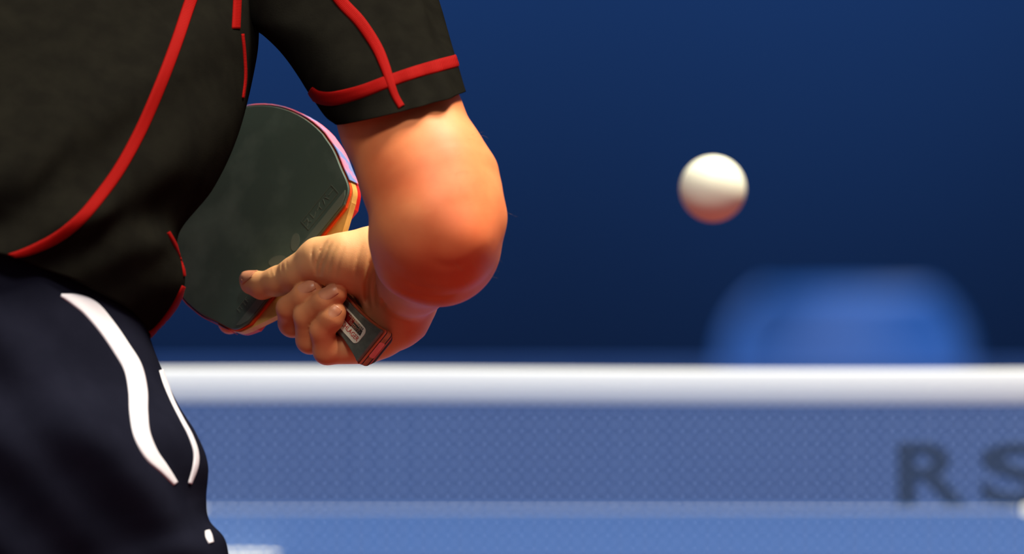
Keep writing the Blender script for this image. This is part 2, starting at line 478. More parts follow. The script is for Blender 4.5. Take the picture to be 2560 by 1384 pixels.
# markings of the near rubber: plain strip along its base, framed lettering, two leaf-shaped marks
sheet = [o for o in racket.children if o.name.startswith('near_rubber')][0]
sv = [(-188, 355), (188, 355), (212, 366), (222, 377), (-222, 377), (-212, 366)]
prism('base_strip', sv, 3.6, 5.2, M['rubber_plain'], sheet)
def frame(u0, u1, v0, v1, w, m, name):
    for (a, b, c, d) in ((u0, u1, v0, v0 + w), (u0, u1, v1 - w, v1), (u0, u0 + w, v0 + w, v1 - w), (u1 - w, u1, v0 + w, v1 - w)):
        prism(name, [(a, c), (b, c), (b, d), (a, d)], 4.6, 5.2, m, sheet)
frame(-205, -82, 388, 424, 2.2, M['rubber_frame'], 'frame_bar')
def text_on(txt, u, v, size, along, up, n, m, parent, name, wscale=1.0, depth=0.8):
    """lettering as flat raised glyphs on a racket plane; along/up are (u, v) directions"""
    cu = bpy.data.curves.new('t', 'FONT'); cu.body = txt; cu.size = 1.0; cu.align_x = 'CENTER'; cu.align_y = 'CENTER'
    tmp = bpy.data.objects.new('t', cu); COL.objects.link(tmp)
    dg = bpy.context.evaluated_depsgraph_get(); me = tmp.evaluated_get(dg).to_mesh()
    vs = np.array([q.co[:] for q in me.vertices]); fs = [tuple(p.vertices) for p in me.polygons]
    bpy.data.objects.remove(tmp)
    if len(vs) == 0: return None
    al, up = np.array(along, float), np.array(up, float)
    q = np.array([u, v]) + np.outer(vs[:, 0] * size * wscale, al) + np.outer(vs[:, 1] * size, up)
    o = mesh(name, pw(rk(q[:, 0], q[:, 1], 0) + T3 * n), fs, m, parent, smooth=False)
    so = o.modifiers.new('solid', 'SOLIDIFY'); so.thickness = depth / PX; so.offset = 0
    return o
text_on('スレイバー', -143, 406, 24, (-1, 0), (0, 1), 4.8, M['rubber_mark'], sheet, 'raised_lettering', 1.0, .4)
text_on('ITTF', 172, 400, 22, (-1, 0), (0, 1), 4.8, M['rubber_mark'], sheet, 'raised_lettering', 1.0, .4)
def leaf(px, py, a, b, rot):
    c = uv_of(px, py); pts = []
    for k in range(24):
        t = 2 * math.pi * k / 24
        x, y = a * math.cos(t), b * math.sin(t)
        dx, dy = x * math.cos(rot) - y * math.sin(rot), x * math.sin(rot) + y * math.cos(rot)
        pts.append(uv_of(px + dx, py + dy))
    prism('leaf_mark', pts, 4.6, 5.2, M['rubber_mark'], sheet)
leaf(738, 605, 11, 23, .16); leaf(694, 652, 23, 13, -.3)

# handle: stacked plies, flared towards the butt
def handle_outline(inset, v0=0.0, r=10):
    hw = lambda v: 51 - inset - 14 * (1 - (1 - min(v, 120) / 120) ** 2)
    pts = []
    for k in range(7):                       # rounded butt corner
        t = math.pi / 2 * k / 6
        pts.append((hw(0) - r + r * math.sin(t), v0 + r - r * math.cos(t)))
    for v in np.linspace(v0 + r + 8, 300, 16): pts.append((hw(v), v))
    return pts[:] + [(-u, v) for u, v in pts[::-1]]
LAY = [('handle_face', 0, 12, 'handle_black', 0, 0, 5), ('tan_veneer', 12.1, 18, 'tan_ply', -4, -3, 6),
       ('dark_veneer', 18.1, 22, 'dark_ply', -4, -3, 7), ('wood_core', 22.1, 39, 'brown', -4, -3, 9),
       ('dark_veneer', 39.1, 44, 'dark_ply', -3, -3, 10), ('red_veneer', 44.1, 49, 'red_ply', 0, -2, 12),
       ('dark_veneer', 49.1, 54, 'dark_ply', 2, -1, 14), ('handle_back', 54.1, 64, 'dark_ply', 5, 1, 16)]
for nm, a, b, mm, ins, v0, r in LAY:
    o = prism(nm, handle_outline(ins, v0, r), a, b, M[mm], racket, 5 if nm == 'handle_face' else (6 if nm == 'handle_back' else .6))
    if nm == 'handle_face': hface = o
# pink label on the butt end
def butt_label():
    v = []
    for (u, n) in ((-20, 20), (22, 20), (25, 23), (25, 38), (22, 41), (-20, 41), (-23, 38), (-23, 23)):
        v.append(rk(u, -2.9, n)[0])
    for (u, n) in ((-20, 20), (22, 20), (25, 23), (25, 38), (22, 41), (-20, 41), (-23, 38), (-23, 23)):
        v.append(rk(u, -4.2, n)[0])
    o = mesh('butt_label', pw(v), [tuple(range(8)), tuple(range(8, 16))[::-1]] + [(i, i+8, (i+1) % 8 + 8, (i+1) % 8) for i in range(8)], M['pink'], racket, smooth=False)
    fixn(o); o['label'] = 'pink label on the handle end'
butt_label()
# badge on the handle face
def rrect(u0, u1, v0, v1, r):
    pts = []
    for cx, cy, a0 in ((u1 - r, v1 - r, 0), (u0 + r, v1 - r, 90), (u0 + r, v0 + r, 180), (u1 - r, v0 + r, 270)):
        for k in range(6):
            a = math.radians(a0 + 18 * k); pts.append((cx + r * math.cos(a), cy + r * math.sin(a)))
    return pts
bd = prism('badge', rrect(-23, 25, 34, 160, 14), -1.4, .2, M['badge_white'], hface)
prism('badge_red_panel', [(-19, 84), (2, 84), (2, 156), (-19, 156)], -2.0, -1.3, M['badge_red'], hface)
prism('badge_dark_panel', [(-13, 45), (0, 41), (0, 84), (-13, 84)], -2.0, -1.3, M['badge_dark'], hface)
for k in range(11):
    v = 46 + k * 6
    prism('silver_stud', [(-20, v), (-14, v), (-14, v + 4.4), (-20, v + 4.4)], -2.6, -1.3, M['badge_silver'], hface)
text_on('Butterfly', -6.5, 72, 15, (0, -1), (-1, 0), -2.3, M['badge_silver'], hface, 'badge_lettering', 1.0, .6)
text_on('SCHLAGER', 11, 80, 17, (0, -1), (-1, 0), -1.9, M['badge_text'], hface, 'badge_lettering', 1.0, .6)

# ================================================================== THE PLAYER
FLOORPT = P(-60, 600, 7.98); 
player = empty('person', (FLOORPT.x, FLOORPT.y, 0), 'person in black shirt with red seams and dark shorts gripping a racket beside the hip', 'person')

# ---- signed-distance body -------------------------------------------------
class Field:
    def __init__(s, lo, hi, step):
        s.lo = np.array(lo, float); s.step = step
        s.n = np.ceil((np.array(hi, float) - s.lo) / step).astype(int) + 1
        s.ax = [(s.lo[i] + step * np.arange(s.n[i])).astype(np.float32) for i in range(3)]
        s.f = np.full(s.n, 60.0, np.float32)
    def sl(s, lo, hi):
        a = np.clip(np.floor((np.array(lo) - s.lo) / s.step).astype(int), 0, s.n)
        b = np.clip(np.ceil((np.array(hi) - s.lo) / s.step).astype(int) + 1, 0, s.n)
        return tuple(slice(int(a[i]), int(b[i])) for i in range(3))
    def cone(s, a, b, ra, rb, k=0.0, scale=(1, 1, 1)):
        a, b = np.array(a, np.float32), np.array(b, np.float32)
        pad = max(ra, rb) * max(1 / min(scale), 1) + 2 * k + 3 * s.step
        S = s.sl(np.minimum(a, b) - pad, np.maximum(a, b) + pad)
        if any(q.stop <= q.start for q in S): return
        X = s.ax[0][S[0]][:, None, None]; Y = s.ax[1][S[1]][None, :, None]; Z = s.ax[2][S[2]][None, None, :]
        d = b - a; L = float((d * d).sum()) + 1e-9
        t = np.clip(((X - a[0]) * d[0] + (Y - a[1]) * d[1] + (Z - a[2]) * d[2]) / L, 0, 1)
        q = np.sqrt(((X - a[0] - t * d[0]) * scale[0]) ** 2 + ((Y - a[1] - t * d[1]) * scale[1]) ** 2 + ((Z - a[2] - t * d[2]) * scale[2]) ** 2) - (ra + (rb - ra) * t)
        s.smin(S, q, k)
    def smin(s, S, q, k):
        f = s.f[S]
        if k > 0:
            h = np.maximum(k - np.abs(f - q), 0) / k
            s.f[S] = np.minimum(f, q) - h * h * k * .25
        else: s.f[S] = np.minimum(f, q)
    def chain(s, pts, k, kroot=None):
        """pts: (x, y, z, r)"""
        for i in range(len(pts) - 1):
            p, q = pts[i], pts[i + 1]
            s.cone(p[:3], q[:3], p[3], q[3], kroot if (i == 0 and kroot is not None) else k)
    def merge(s, o, k):
        # same grid
        h = np.maximum(k - np.abs(s.f - o), 0) / k
        s.f = np.minimum(s.f, o) - h * h * k * .25
    def crease(s, path, z0, z1, r, depth):
        """shallow furrow following a path on the near surface"""
        P2 = cr(np.array(path, float), 8); lo = P2.min(0) - 3 * r; hi = P2.max(0) + 3 * r
        S = s.sl((lo[0], lo[1], z0), (hi[0], hi[1], z1))
        X = s.ax[0][S[0]][:, None]; Y = s.ax[1][S[1]][None, :]
        d = np.full((X.shape[0], Y.shape[1]), 1e9, np.float32)
        n = len(P2) - 1
        amp = np.zeros_like(d)
        for i in range(n):
            a, b = P2[i], P2[i + 1]; e = b - a; L = (e * e).sum() + 1e-9
            t = np.clip(((X - a[0]) * e[0] + (Y - a[1]) * e[1]) / L, 0, 1)
            q = (X - a[0] - t * e[0]) ** 2 + (Y - a[1] - t * e[1]) ** 2
            w = math.sin(math.pi * (i + .5) / n) ** .6
            amp = np.where(q < d, w, amp); d = np.minimum(d, q)
        s.f[S] += (depth * amp * np.exp(-d / (r * r)))[:, :, None].astype(np.float32)
    def mesh(s):
        f = s.f; n = s.n
        sg = f < 0
        c = np.zeros(tuple(n - 1), np.int8)
        for i in (0, 1):
            for j in (0, 1):
                for k in (0, 1):
                    c += sg[i:n[0]-1+i, j:n[1]-1+j, k:n[2]-1+k]
        act = np.argwhere((c > 0) & (c < 8)); N = len(act)
        idx = np.full(tuple(n - 1), -1, np.int32); idx[act[:, 0], act[:, 1], act[:, 2]] = np.arange(N)
        acc = np.zeros((N, 3)); cnt = np.zeros(N)
        cor = [(i, j, k) for i in (0, 1) for j in (0, 1) for k in (0, 1)]
        val = {q: f[act[:, 0]+q[0], act[:, 1]+q[1], act[:, 2]+q[2]].astype(np.float64) for q in cor}
        for q in cor:
            for ax in range(3):
                if q[ax] == 0:
                    p = list(q); p[ax] = 1; p = tuple(p)
                    a, b = val[q], val[p]; m = (a < 0) != (b < 0)
                    t = np.where(m, a / np.where(m, a - b, 1), 0)
                    pos = np.array(q, float)[None] + 0 * acc; pos[:, ax] = t
                    acc += pos * m[:, None]; cnt += m
        V = (act + acc / cnt[:, None]) * s.step + s.lo
        faces = []
        for ax in range(3):
            b, cx = [(1, 2), (2, 0), (0, 1)][ax]
            sl0 = [slice(None)] * 3; sl1 = [slice(None)] * 3
            sl0[ax] = slice(0, n[ax]-1); sl1[ax] = slice(1, n[ax])
            s0, s1 = sg[tuple(sl0)], sg[tuple(sl1)]
            e = np.argwhere(s0 != s1)
            ok = (e[:, b] > 0) & (e[:, cx] > 0) & (e[:, b] < n[b]-1) & (e[:, cx] < n[cx]-1)
            e = e[ok]
            flip = s0[e[:, 0], e[:, 1], e[:, 2]]
            def g(db, dc):
                w = e.copy(); w[:, b] -= db; w[:, cx] -= dc
                return idx[w[:, 0], w[:, 1], w[:, 2]]
            Q = np.stack([g(1, 1), g(0, 1), g(0, 0), g(1, 0)], 1)
            Q[~flip] = Q[~flip][:, ::-1]
            faces.append(Q)
        return V, np.vstack(faces)

ARM = Field((540, -60, -230), (1300, 960, 1060), 4.0)
# upper arm and elbow
ARM.chain([(935, 130, 300, 140), (1001, 296, 150, 151), (1061, 430, 62, 159), (1095, 555, 5, 161)], 30)
ARM.cone((1095, 555, 5), (1094, 608, 75), 161, 150, 20)
ARM.cone((1094, 608, 75), (1078, 630, 280), 150, 120, 40)
ARM.cone((1078, 630, 280), (1034, 694, 520), 120, 88, 40)
ARM.cone((1034, 694, 520), (1008, 745, Z0 + 140), 88, 74, 40)
# bony points: olecranon, outer epicondyle, ridge of the ulna, triceps tendon
ARM.cone((1150, 602, -92), (1140, 640, -40), 62, 70, 55)
ARM.cone((1190, 505, 10), (1202, 538, 20), 58, 55, 40)
ARM.cone((1200, 425, 50), (1205, 455, 45), 38, 34, 40)
ARM.cone((1010, 600, 40), (1020, 655, 60), 78, 72, 45)
ARM.cone((1040, 380, 110), (1090, 480, 25), 118, 138, 50)
# palm, thenar and heel of the hand
ARM.cone((1008, 745, Z0 + 140), (988, 795, Z0 + 115), 74, 76, 40)
ARM.cone((988, 795, Z0 + 115), (955, 850, Z0 + 120), 78, 44, 30)
for q in ((915, 866, Z0 + 135, 42), (872, 836, Z0 + 195, 42), (832, 792, Z0 + 245, 42), (802, 748, Z0 + 292, 42)):
    ARM.cone((1005, 752, Z0 + 165), q[:3], 66, q[3], 30)
ARM.cone((1000, 730, Z0 + 130), (935, 656, Z0 + 110), 80, 84, 45)
ARM.cone((935, 654, Z0 + 110), (858, 655, Z0 + 92), 86, 70, 30)
# thumb lying along the near rubber
ARM.chain([(858, 655, Z0 + 92, 70), (800, 652, Z0 + 120, 56), (745, 681, Z0 + 155, 41), (695, 702, Z0 + 192, 36.5)], 22)
ARM.chain([(695, 702, Z0 + 192, 36.5), (655, 714, Z0 + 222, 33), (628, 708, Z0 + 246, 28)], 10)
ARM.cone((640, 700, Z0 + 232), (614, 694, Z0 + 250), 22, 15, 12)
# fingers, each its own chain
FINGERS = []
def finger(pts, k=2.5):
    FINGERS.append(pts)
    g = Field.__new__(Field); g.__dict__.update(ARM.__dict__); g.f = np.full(ARM.n, 60.0, np.float32)
    g.chain(pts, 9); ARM.merge(g.f, k)
finger([(802, 748, Z0 + 292, 40), (700, 752, Z0 + 345, 37), (630, 782, Z0 + 368, 32), (574, 806, Z0 + 376, 29)])
finger([(832, 792, Z0 + 245, 42), (732, 806, Z0 + 186, 36), (722, 770, Z0 + 146, 31), (760, 741, Z0 + 114, 32), (784, 726, Z0 + 106, 29)])
finger([(872, 836, Z0 + 195, 42), (776, 848, Z0 + 138, 36), (765, 790, Z0 + 104, 31), (812, 756, Z0 + 68, 33), (839, 735, Z0 + 60, 29)])
finger([(915, 866, Z0 + 135, 44), (818, 876, Z0 + 98, 35), (804, 827, Z0 + 72, 29.5), (827, 797, Z0 + 59, 31), (838, 781, Z0 + 58, 28)])
# folds of the skin
ZN = Z0 + 130
for path, r, dep in (([(818, 600), (803, 625), (791, 660), (791, 695)], 4.2, 6.5), ([(829, 606), (815, 634), (803, 668), (800, 694)], 3.8, 5.0),
                     ([(843, 612), (828, 645), (818, 690)], 4, 3.0), ([(783, 616), (780, 640), (783, 668)], 3.6, 3.2), ([(862, 610), (845, 660), (838, 700)], 4.5, 2.2),
                     ([(695, 662), (693, 674), (695, 686)], 3, 3.0), ([(686, 668), (687, 680), (690, 690)], 3, 3.0), ([(706, 658), (705, 670), (707, 683)], 3, 2.6),
                     ([(716, 652), (716, 664), (718, 674)], 3, 1.6), ([(676, 674), (678, 684), (682, 694)], 2.8, 1.8),
                     ([(934, 618), (926, 655), (918, 700), (917, 740), (924, 775)], 7, 15.0), ([(954, 664), (938, 705), (935, 742), (940, 775)], 6, 7.0), ([(905, 610), (893, 650), (884, 700)], 5, 2.6),
                     ([(984, 706), (966, 738), (956, 772)], 7, 6)):
    ARM.crease(path, Z0 - 120, ZN + 90, r, dep)
for path, r, dep in (([(985, 712), (1035, 735), (1100, 742), (1150, 728)], 5, 2.6), ([(1000, 690), (1050, 716), (1110, 722)], 5, 1.4),
                     ([(1080, 655), (1130, 664), (1185, 640), (1225, 610)], 11, 1.6)):
    ARM.crease(path, -230, 180, r, dep)
AV, AF = ARM.mesh()

BODY = Field((-1250, -1600, -800), (1150, 4560, 2000), 26.0)
bc = BODY.chain
bc([(-150, 900, -20, 330), (-60, 500, 160, 300), (60, 50, 480, 290), (140, -250, 800, 210)], 90)
BODY.cone((-330, 960, -40), (60, 1000, -40), 270, 270, 90)
BODY.cone((-220, -180, 820), (500, -160, 780), 150, 150, 90)
bc([(170, -300, 900, 150), (200, -620, 1060, 175), (215, -760, 1130, 190)], 80)
BODY.cone((225, -980, 1230), (225, -1060, 1200), 300, 330, 60)             # head
BODY.cone((225, -830, 1390), (225, -920, 1420), 200, 230, 90)              # jaw and face
BODY.cone((225, -950, 1690), (225, -1020, 1660), 40, 26, 30)               # nose
BODY.cone((-90, -980, 1260), (-95, -1040, 1270), 45, 50, 20); BODY.cone((540, -980, 1260), (545, -1040, 1270), 45, 50, 20)
bc([(540, -150, 720, 150), (740, -110, 620, 150), (880, 40, 380, 135), (985, 250, 190, 128)], 60)
bc([(-260, -180, 830, 150), (-440, -80, 860, 150), (-720, 480, 1020, 160), (-700, 560, 1120, 140), (-640, 640, 1620, 95)], 60)
bc([(-640, 640, 1620, 95), (-630, 660, 1760, 90), (-625, 670, 1850, 60)], 40)
bc([(90, 1020, -60, 300), (250, 1800, 60, 250), (400, 2560, 190, 200), (425, 3000, 130, 195), (425, 4180, 20, 120), (425, 4380, 60, 120)], 60)
BODY.cone((425, 4420, 20), (440, 4450, 560), 100, 70, 60)
bc([(-390, 1020, -60, 300), (-540, 1800, 130, 250), (-660, 2560, 290, 200), (-700, 3000, 230, 195), (-740, 4180, 120, 120), (-740, 4380, 150, 120)], 60)
BODY.cone((-740, 4420, 110), (-770, 4450, 650), 100, 70, 60)
BV, BF = BODY.mesh()
VW = np.vstack([pw(AV), pw(BV)]); FW = np.vstack([AF, BF + len(AV)])
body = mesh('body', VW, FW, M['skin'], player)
del ARM.f, BODY.f
# redder skin at elbow, forearm and finger ends, plus red shade painted under thumb
def ruddy_and_shade():
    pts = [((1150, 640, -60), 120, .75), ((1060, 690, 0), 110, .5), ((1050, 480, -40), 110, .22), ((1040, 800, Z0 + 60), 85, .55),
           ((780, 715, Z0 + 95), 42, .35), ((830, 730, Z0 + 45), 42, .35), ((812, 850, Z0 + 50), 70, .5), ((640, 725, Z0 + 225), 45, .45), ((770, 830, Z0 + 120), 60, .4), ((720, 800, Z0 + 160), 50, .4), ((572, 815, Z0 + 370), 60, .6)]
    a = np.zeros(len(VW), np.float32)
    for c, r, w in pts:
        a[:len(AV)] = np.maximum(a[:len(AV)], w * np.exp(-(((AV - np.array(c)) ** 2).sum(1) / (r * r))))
    at = body.data.attributes.new('ruddy_and_shade', 'FLOAT', 'POINT'); at.data.foreach_set('value', a)
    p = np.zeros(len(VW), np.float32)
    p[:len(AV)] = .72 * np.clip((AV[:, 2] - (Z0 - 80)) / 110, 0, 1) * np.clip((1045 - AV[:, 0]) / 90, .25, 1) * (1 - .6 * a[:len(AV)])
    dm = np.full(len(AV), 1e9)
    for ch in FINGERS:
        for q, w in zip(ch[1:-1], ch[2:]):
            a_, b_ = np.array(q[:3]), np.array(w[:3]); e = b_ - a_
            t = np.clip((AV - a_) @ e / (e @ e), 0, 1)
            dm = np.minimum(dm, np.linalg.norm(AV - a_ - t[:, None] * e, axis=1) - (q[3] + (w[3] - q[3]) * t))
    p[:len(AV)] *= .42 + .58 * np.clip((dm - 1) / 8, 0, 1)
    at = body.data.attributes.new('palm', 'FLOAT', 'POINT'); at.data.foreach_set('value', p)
ruddy_and_shade()
arm_bvh = BVHTree.FromPolygons([tuple(v) for v in pw(AV)], [tuple(int(i) for i in f) for f in AF])

# ---- finger nails -----------------------------------------------------------
def nail(cx, cy, cz, nrm, along, ln, wd, name='fingernail'):
    """cx..cz pixel space near the nail's middle; nrm outward; along towards the finger end"""
    n = np.array(nrm, float); n /= np.linalg.norm(n)
    l = np.array(along, float); l -= l.dot(n) * n; l /= np.linalg.norm(l)
    s = np.cross(n, l); R, C = 9, 9; v = []
    for i in range(R):
        t = -1 + 2 * i / (R - 1)
        for j in range(C):
            w = -1 + 2 * j / (C - 1)
            hw = wd / 2 * (1 - .30 * max(0, -t) ** 3 - .12 * max(0, t) ** 4)
            ex = ln / 2 * (t * (1 - .16 * w * w) if t > 0 else t * (1 - .22 * w * w))
            p = np.array([cx, cy, cz]) + l * ex + s * hw * w
            o, e = pw(p + n * 15)[0], pw(p - n * 40)[0]
            d = Vector(e - o); L = d.length; d.normalize()
            h = arm_bvh.ray_cast(Vector(o), d, L)
            q = h[0] + h[1] * (0.7 / PX) if h[0] is not None else None
            if q is None:
                h = arm_bvh.find_nearest(Vector(pw(p)[0])); q = h[0] + h[1] * (0.7 / PX)
            v.append(q)
    o = mesh(name, v, grid_faces(R, C, False), M['nail'], body)
    fixn(o)
    so = o.modifiers.new('solid', 'SOLIDIFY'); so.thickness = 1.8 / PX; so.offset = 0
    return o
def tip_nail(T, Q, r, rq, nrm, ln, half):
    T, Q, n_ = np.array(T, float), np.array(Q, float), np.array(nrm, float)
    d = T - Q; L = np.linalg.norm(d); d /= L
    n_ -= n_.dot(d) * d; n_ /= np.linalg.norm(n_); sd = np.cross(d, n_)
    R, C = 12, 11; v = []
    for i in range(R):
        t = i / (R - 1)
        for j in range(C):
            w = -1 + 2 * j / (C - 1)
            back = .18 * ln * w * w * (1 - t); fwd = .10 * ln * w * w * t
            s_ = r * .66 - ln * (1 - t) + back - fwd
            rad = r + (rq - r) * min(1, max(0, -s_ / L)) if s_ < 0 else max(math.sqrt(max(r * r - s_ * s_, 1)), r * .93 - .18 * s_)
            a = half * w * (1 - .12 * (1 - t) ** 2)
            v.append(T + d * s_ + (n_ * math.cos(a) + sd * math.sin(a)) * (rad + 1.5 - 2.6 * abs(w) ** 4 - (1.2 if i == 0 else 0)))
    o = mesh('fingernail', pw(v), grid_faces(R, C, False), M['nail'], body); fixn(o)
    so = o.modifiers.new('solid', 'SOLIDIFY'); so.thickness = 1.6 / PX; so.offset = 0
tip_nail((784, 726, Z0 + 106), (760, 741, Z0 + 114), 29, 32, (-.42, -.60, -.70), 50, .84)
tip_nail((839, 735, Z0 + 60), (812, 756, Z0 + 68), 29, 33, (-.34, -.52, -.78), 54, .84)
tip_nail((838, 781, Z0 + 58), (827, 797, Z0 + 59), 28, 31, (-.02, -.22, -.97), 38, .66)
nail(622, 688, Z0 + 232, (-.05, -.78, -.62), (-.90, -.12, .35), 44, 44, 'thumbnail')

# ---- clothing ------------------------------------------------------------------
def loft(secs, per, nseg, fn=None, e=0.9, ef=1.0):
    """secs: rows of (Rx, Ry, Lx, Ly, zc, zh, dy_near, dy_far); angle 0 = right rim, 90 = near side"""
    S = cr(np.array(secs, float), per); out = []
    for i, (rx, ry, lx, ly, zc, zh, dn, df) in enumerate(S):
        for j in range(nseg):
            t = 2 * math.pi * j / nseg; c, s = math.cos(t), math.sin(t)
            cc = math.copysign(abs(c) ** e, c); ss = math.copysign(abs(s) ** ef, s)
            x = (rx + lx) / 2 + (rx - lx) / 2 * cc; y = (ry + ly) / 2 + (ry - ly) / 2 * cc + (dn * s if s > 0 else df * s)
            z = zc - zh * ss
            w = fn(i / (len(S) - 1), t, x, y, z) if fn else 0
            m = np.array([(rx + lx) / 2, (ry + ly) / 2, zc])
            p = np.array([x, y, z]); d = p - m; d[1] *= .2; L = np.linalg.norm(d) + 1e-6
            out.append(p + d / L * w)
    return np.array(out), len(S)
def fold(x, y, ang, per, ph):
    u = x * math.cos(ang) + y * math.sin(ang)
    return math.sin(u / per * 2 * math.pi + ph)
TOR = [(330, -600, 60, -600, 1000, 210, 0, 0), (480, -480, -120, -500, 930, 250, 0, 0), (620, -330, -340, -380, 800, 320, -30, 20), (668, -130, -520, -160, 620, 400, -50, 30),
       (650, 40, -560, 30, 500, 425, -60, 40), (641, 150, -580, 140, 400, 432, -70, 40), (598, 330, -600, 300, 260, 440, -90, 40),
       (534, 470, -620, 410, 160, 440, -105, 30), (446, 588, -640, 500, 80, 440, -120, 20), (462, 690, -650, 560, 60, 440, -125, 10), (443, 765, -655, 600, 55, 440, -130, 0), (374, 846, -655, 640, 50, 462, -140, 0)]
def tor_fn(r, t, x, y, z):
    g = math.exp(-((r - .78) / .2) ** 2)
    near = max(0, math.sin(t)) ** .7
    a = 11 * fold(x + .25 * y, y, 1.02, 300, .4) + 6 * fold(x, y - .2 * x, .85, 170, 1.0 + x * .002)
    b = 10 * fold(x, y + .1 * x, 1.15, 150, 2.2) * math.exp(-((y - 640) / 130) ** 2)
    return 1.5 * (a * (.35 + .65 * g) + b) * near + 3 * fold(x, y, .5, 90, 0) * near * g
tv, tr = loft(TOR, 14, 160, tor_fn, 0.95)
n = 160
inner = []
mid = tv[-n:].mean(0)
for sc_, rw in ((.985, 1), (.965, 3), (.95, 10)):
    q = tv[-n * rw:][:n]; q = q.mean(0) + (q - q.mean(0)) * sc_; inner.append(q)
tv2 = np.vstack([tv] + inner)
shirt = mesh('shirt', pw(tv2), grid_faces(tr + 3, n, True), M['shirt'], player); fixn(shirt)
SLV = [(760, -400, 330, -330, 740, 230, 0, 0), (920, -320, 460, -230, 680, 245, 0, 0), (1020, -205, 550, -90, 575, 240, 0, 0), (1066, -90, 595, 40, 470, 225, 0, 0), (1102, 15, 662, 92, 375, 222, 0, 0), (1122, 82, 716, 148, 310, 218, 2, 0),
       (1142, 152, 778, 240, 225, 228, 6, 0), (1153, 190, 812, 290, 185, 226, 8, 0), (1165, 228, 838, 311, 148, 224, 10, 0)]
def slv_fn(r, t, x, y, z):
    near = max(0, math.sin(t)) ** .5
    w = 10 * fold(x, y, -.3, 70, .5) * math.exp(-((x - (1040 + y * .3)) / 110) ** 2) + 5 * fold(x, y, .4, 160, 1.5)
    return w * near + 2.5 * math.sin(5 * t + r * 6) * (1 - r)
sv_, sr = loft(SLV, 12, 96, slv_fn, 1.0)
ns = 96; mid = sv_[-ns:].mean(0); inner = []
for sc_, rw in ((.975, 1), (.95, 3), (.94, 12)):
    q = sv_[-ns * rw:][:ns]; q = q.mean(0) + (q - q.mean(0)) * sc_; inner.append(q)
sleeve = mesh('sleeve', pw(np.vstack([sv_] + inner)), grid_faces(sr + 3, ns, True) + [tuple(range(ns))], M['shirt'], shirt); fixn(sleeve)
# other sleeve
SL2 = [(0, -330, -300, -400, 780, 240, 0, 0), (-110, -150, -560, -270, 810, 250, 0, 0), (-330, 60, -740, 0, 870, 215, 0, 0), (-440, 240, -830, 180, 920, 200, 0, 0)]
s2, r2 = loft(SL2, 8, 48)
fixn(mesh('sleeve', pw(s2), grid_faces(r2, 48, True), M['shirt'], shirt))
# collar
cv = []
for k in range(3):
    for j in range(48):
        a = 2 * math.pi * j / 48
        cv.append((195 + (215 - 8 * k) * math.cos(a), -560 - 55 * k + 30 * math.sin(a), 1010 - (225 - 8 * k) * math.sin(a)))
co = mesh('collar', pw(cv), grid_faces(3, 48, True), M['shirt'], shirt); co.modifiers.new('solid', 'SOLIDIFY').thickness = .004

SHO = [(230, 600, -590, 560, 60, 380, -120, 0), (318, 730, -610, 640, 40, 390, -125, 0), (362, 810, -630, 700, 22, 392, -110, 0), (392, 890, -650, 800, 0, 412, -90, 0), (440, 1000, -640, 1000, -40, 440, -60, 0),
       (492, 1085, -560, 1180, -100, 470, -40, 0), (520, 1160, -480, 1330, -110, 465, -20, 0), (516, 1245, -400, 1460, -110, 455, 0, 0), (524, 1300, -340, 1540, -100, 450, 0, 0), (562, 1346, -300, 1610, -90, 445, 0, 0), (580, 1420, -260, 1700, -70, 440, 0, 0), (640, 1640, -160, 1860, -40, 430, 0, 0), (680, 1840, -90, 1980, 0, 420, 0, 0)]
def sho_fn(r, t, x, y, z):
    near = max(0, math.sin(t)) ** .6
    u = x * -.80 + y * .60
    a = 20 * math.sin(u / 62 + .6 * math.sin(x / 150)) + 10 * math.sin(u / 31 + y / 210)
    return a * near * (min(1, r * 3) if r < .33 else 1)
hv, hr = loft(SHO, 14, 160, sho_fn, .95)
shorts = mesh('shorts', pw(hv), grid_faces(hr, 160, True), M['shorts'], player); fixn(shorts)
LL = [(-150, 900, -640, 760, 0, 380, -60, 0), (-120, 1200, -800, 1100, 20, 400, 0, 0), (-200, 1550, -900, 1500, 80, 390, 0, 0), (-250, 1900, -960, 1880, 130, 380, 0, 0)]
l2, lr2 = loft(LL, 8, 48)
fixn(mesh('shorts_leg', pw(l2), grid_faces(lr2, 48, True), M['shorts'], shorts))

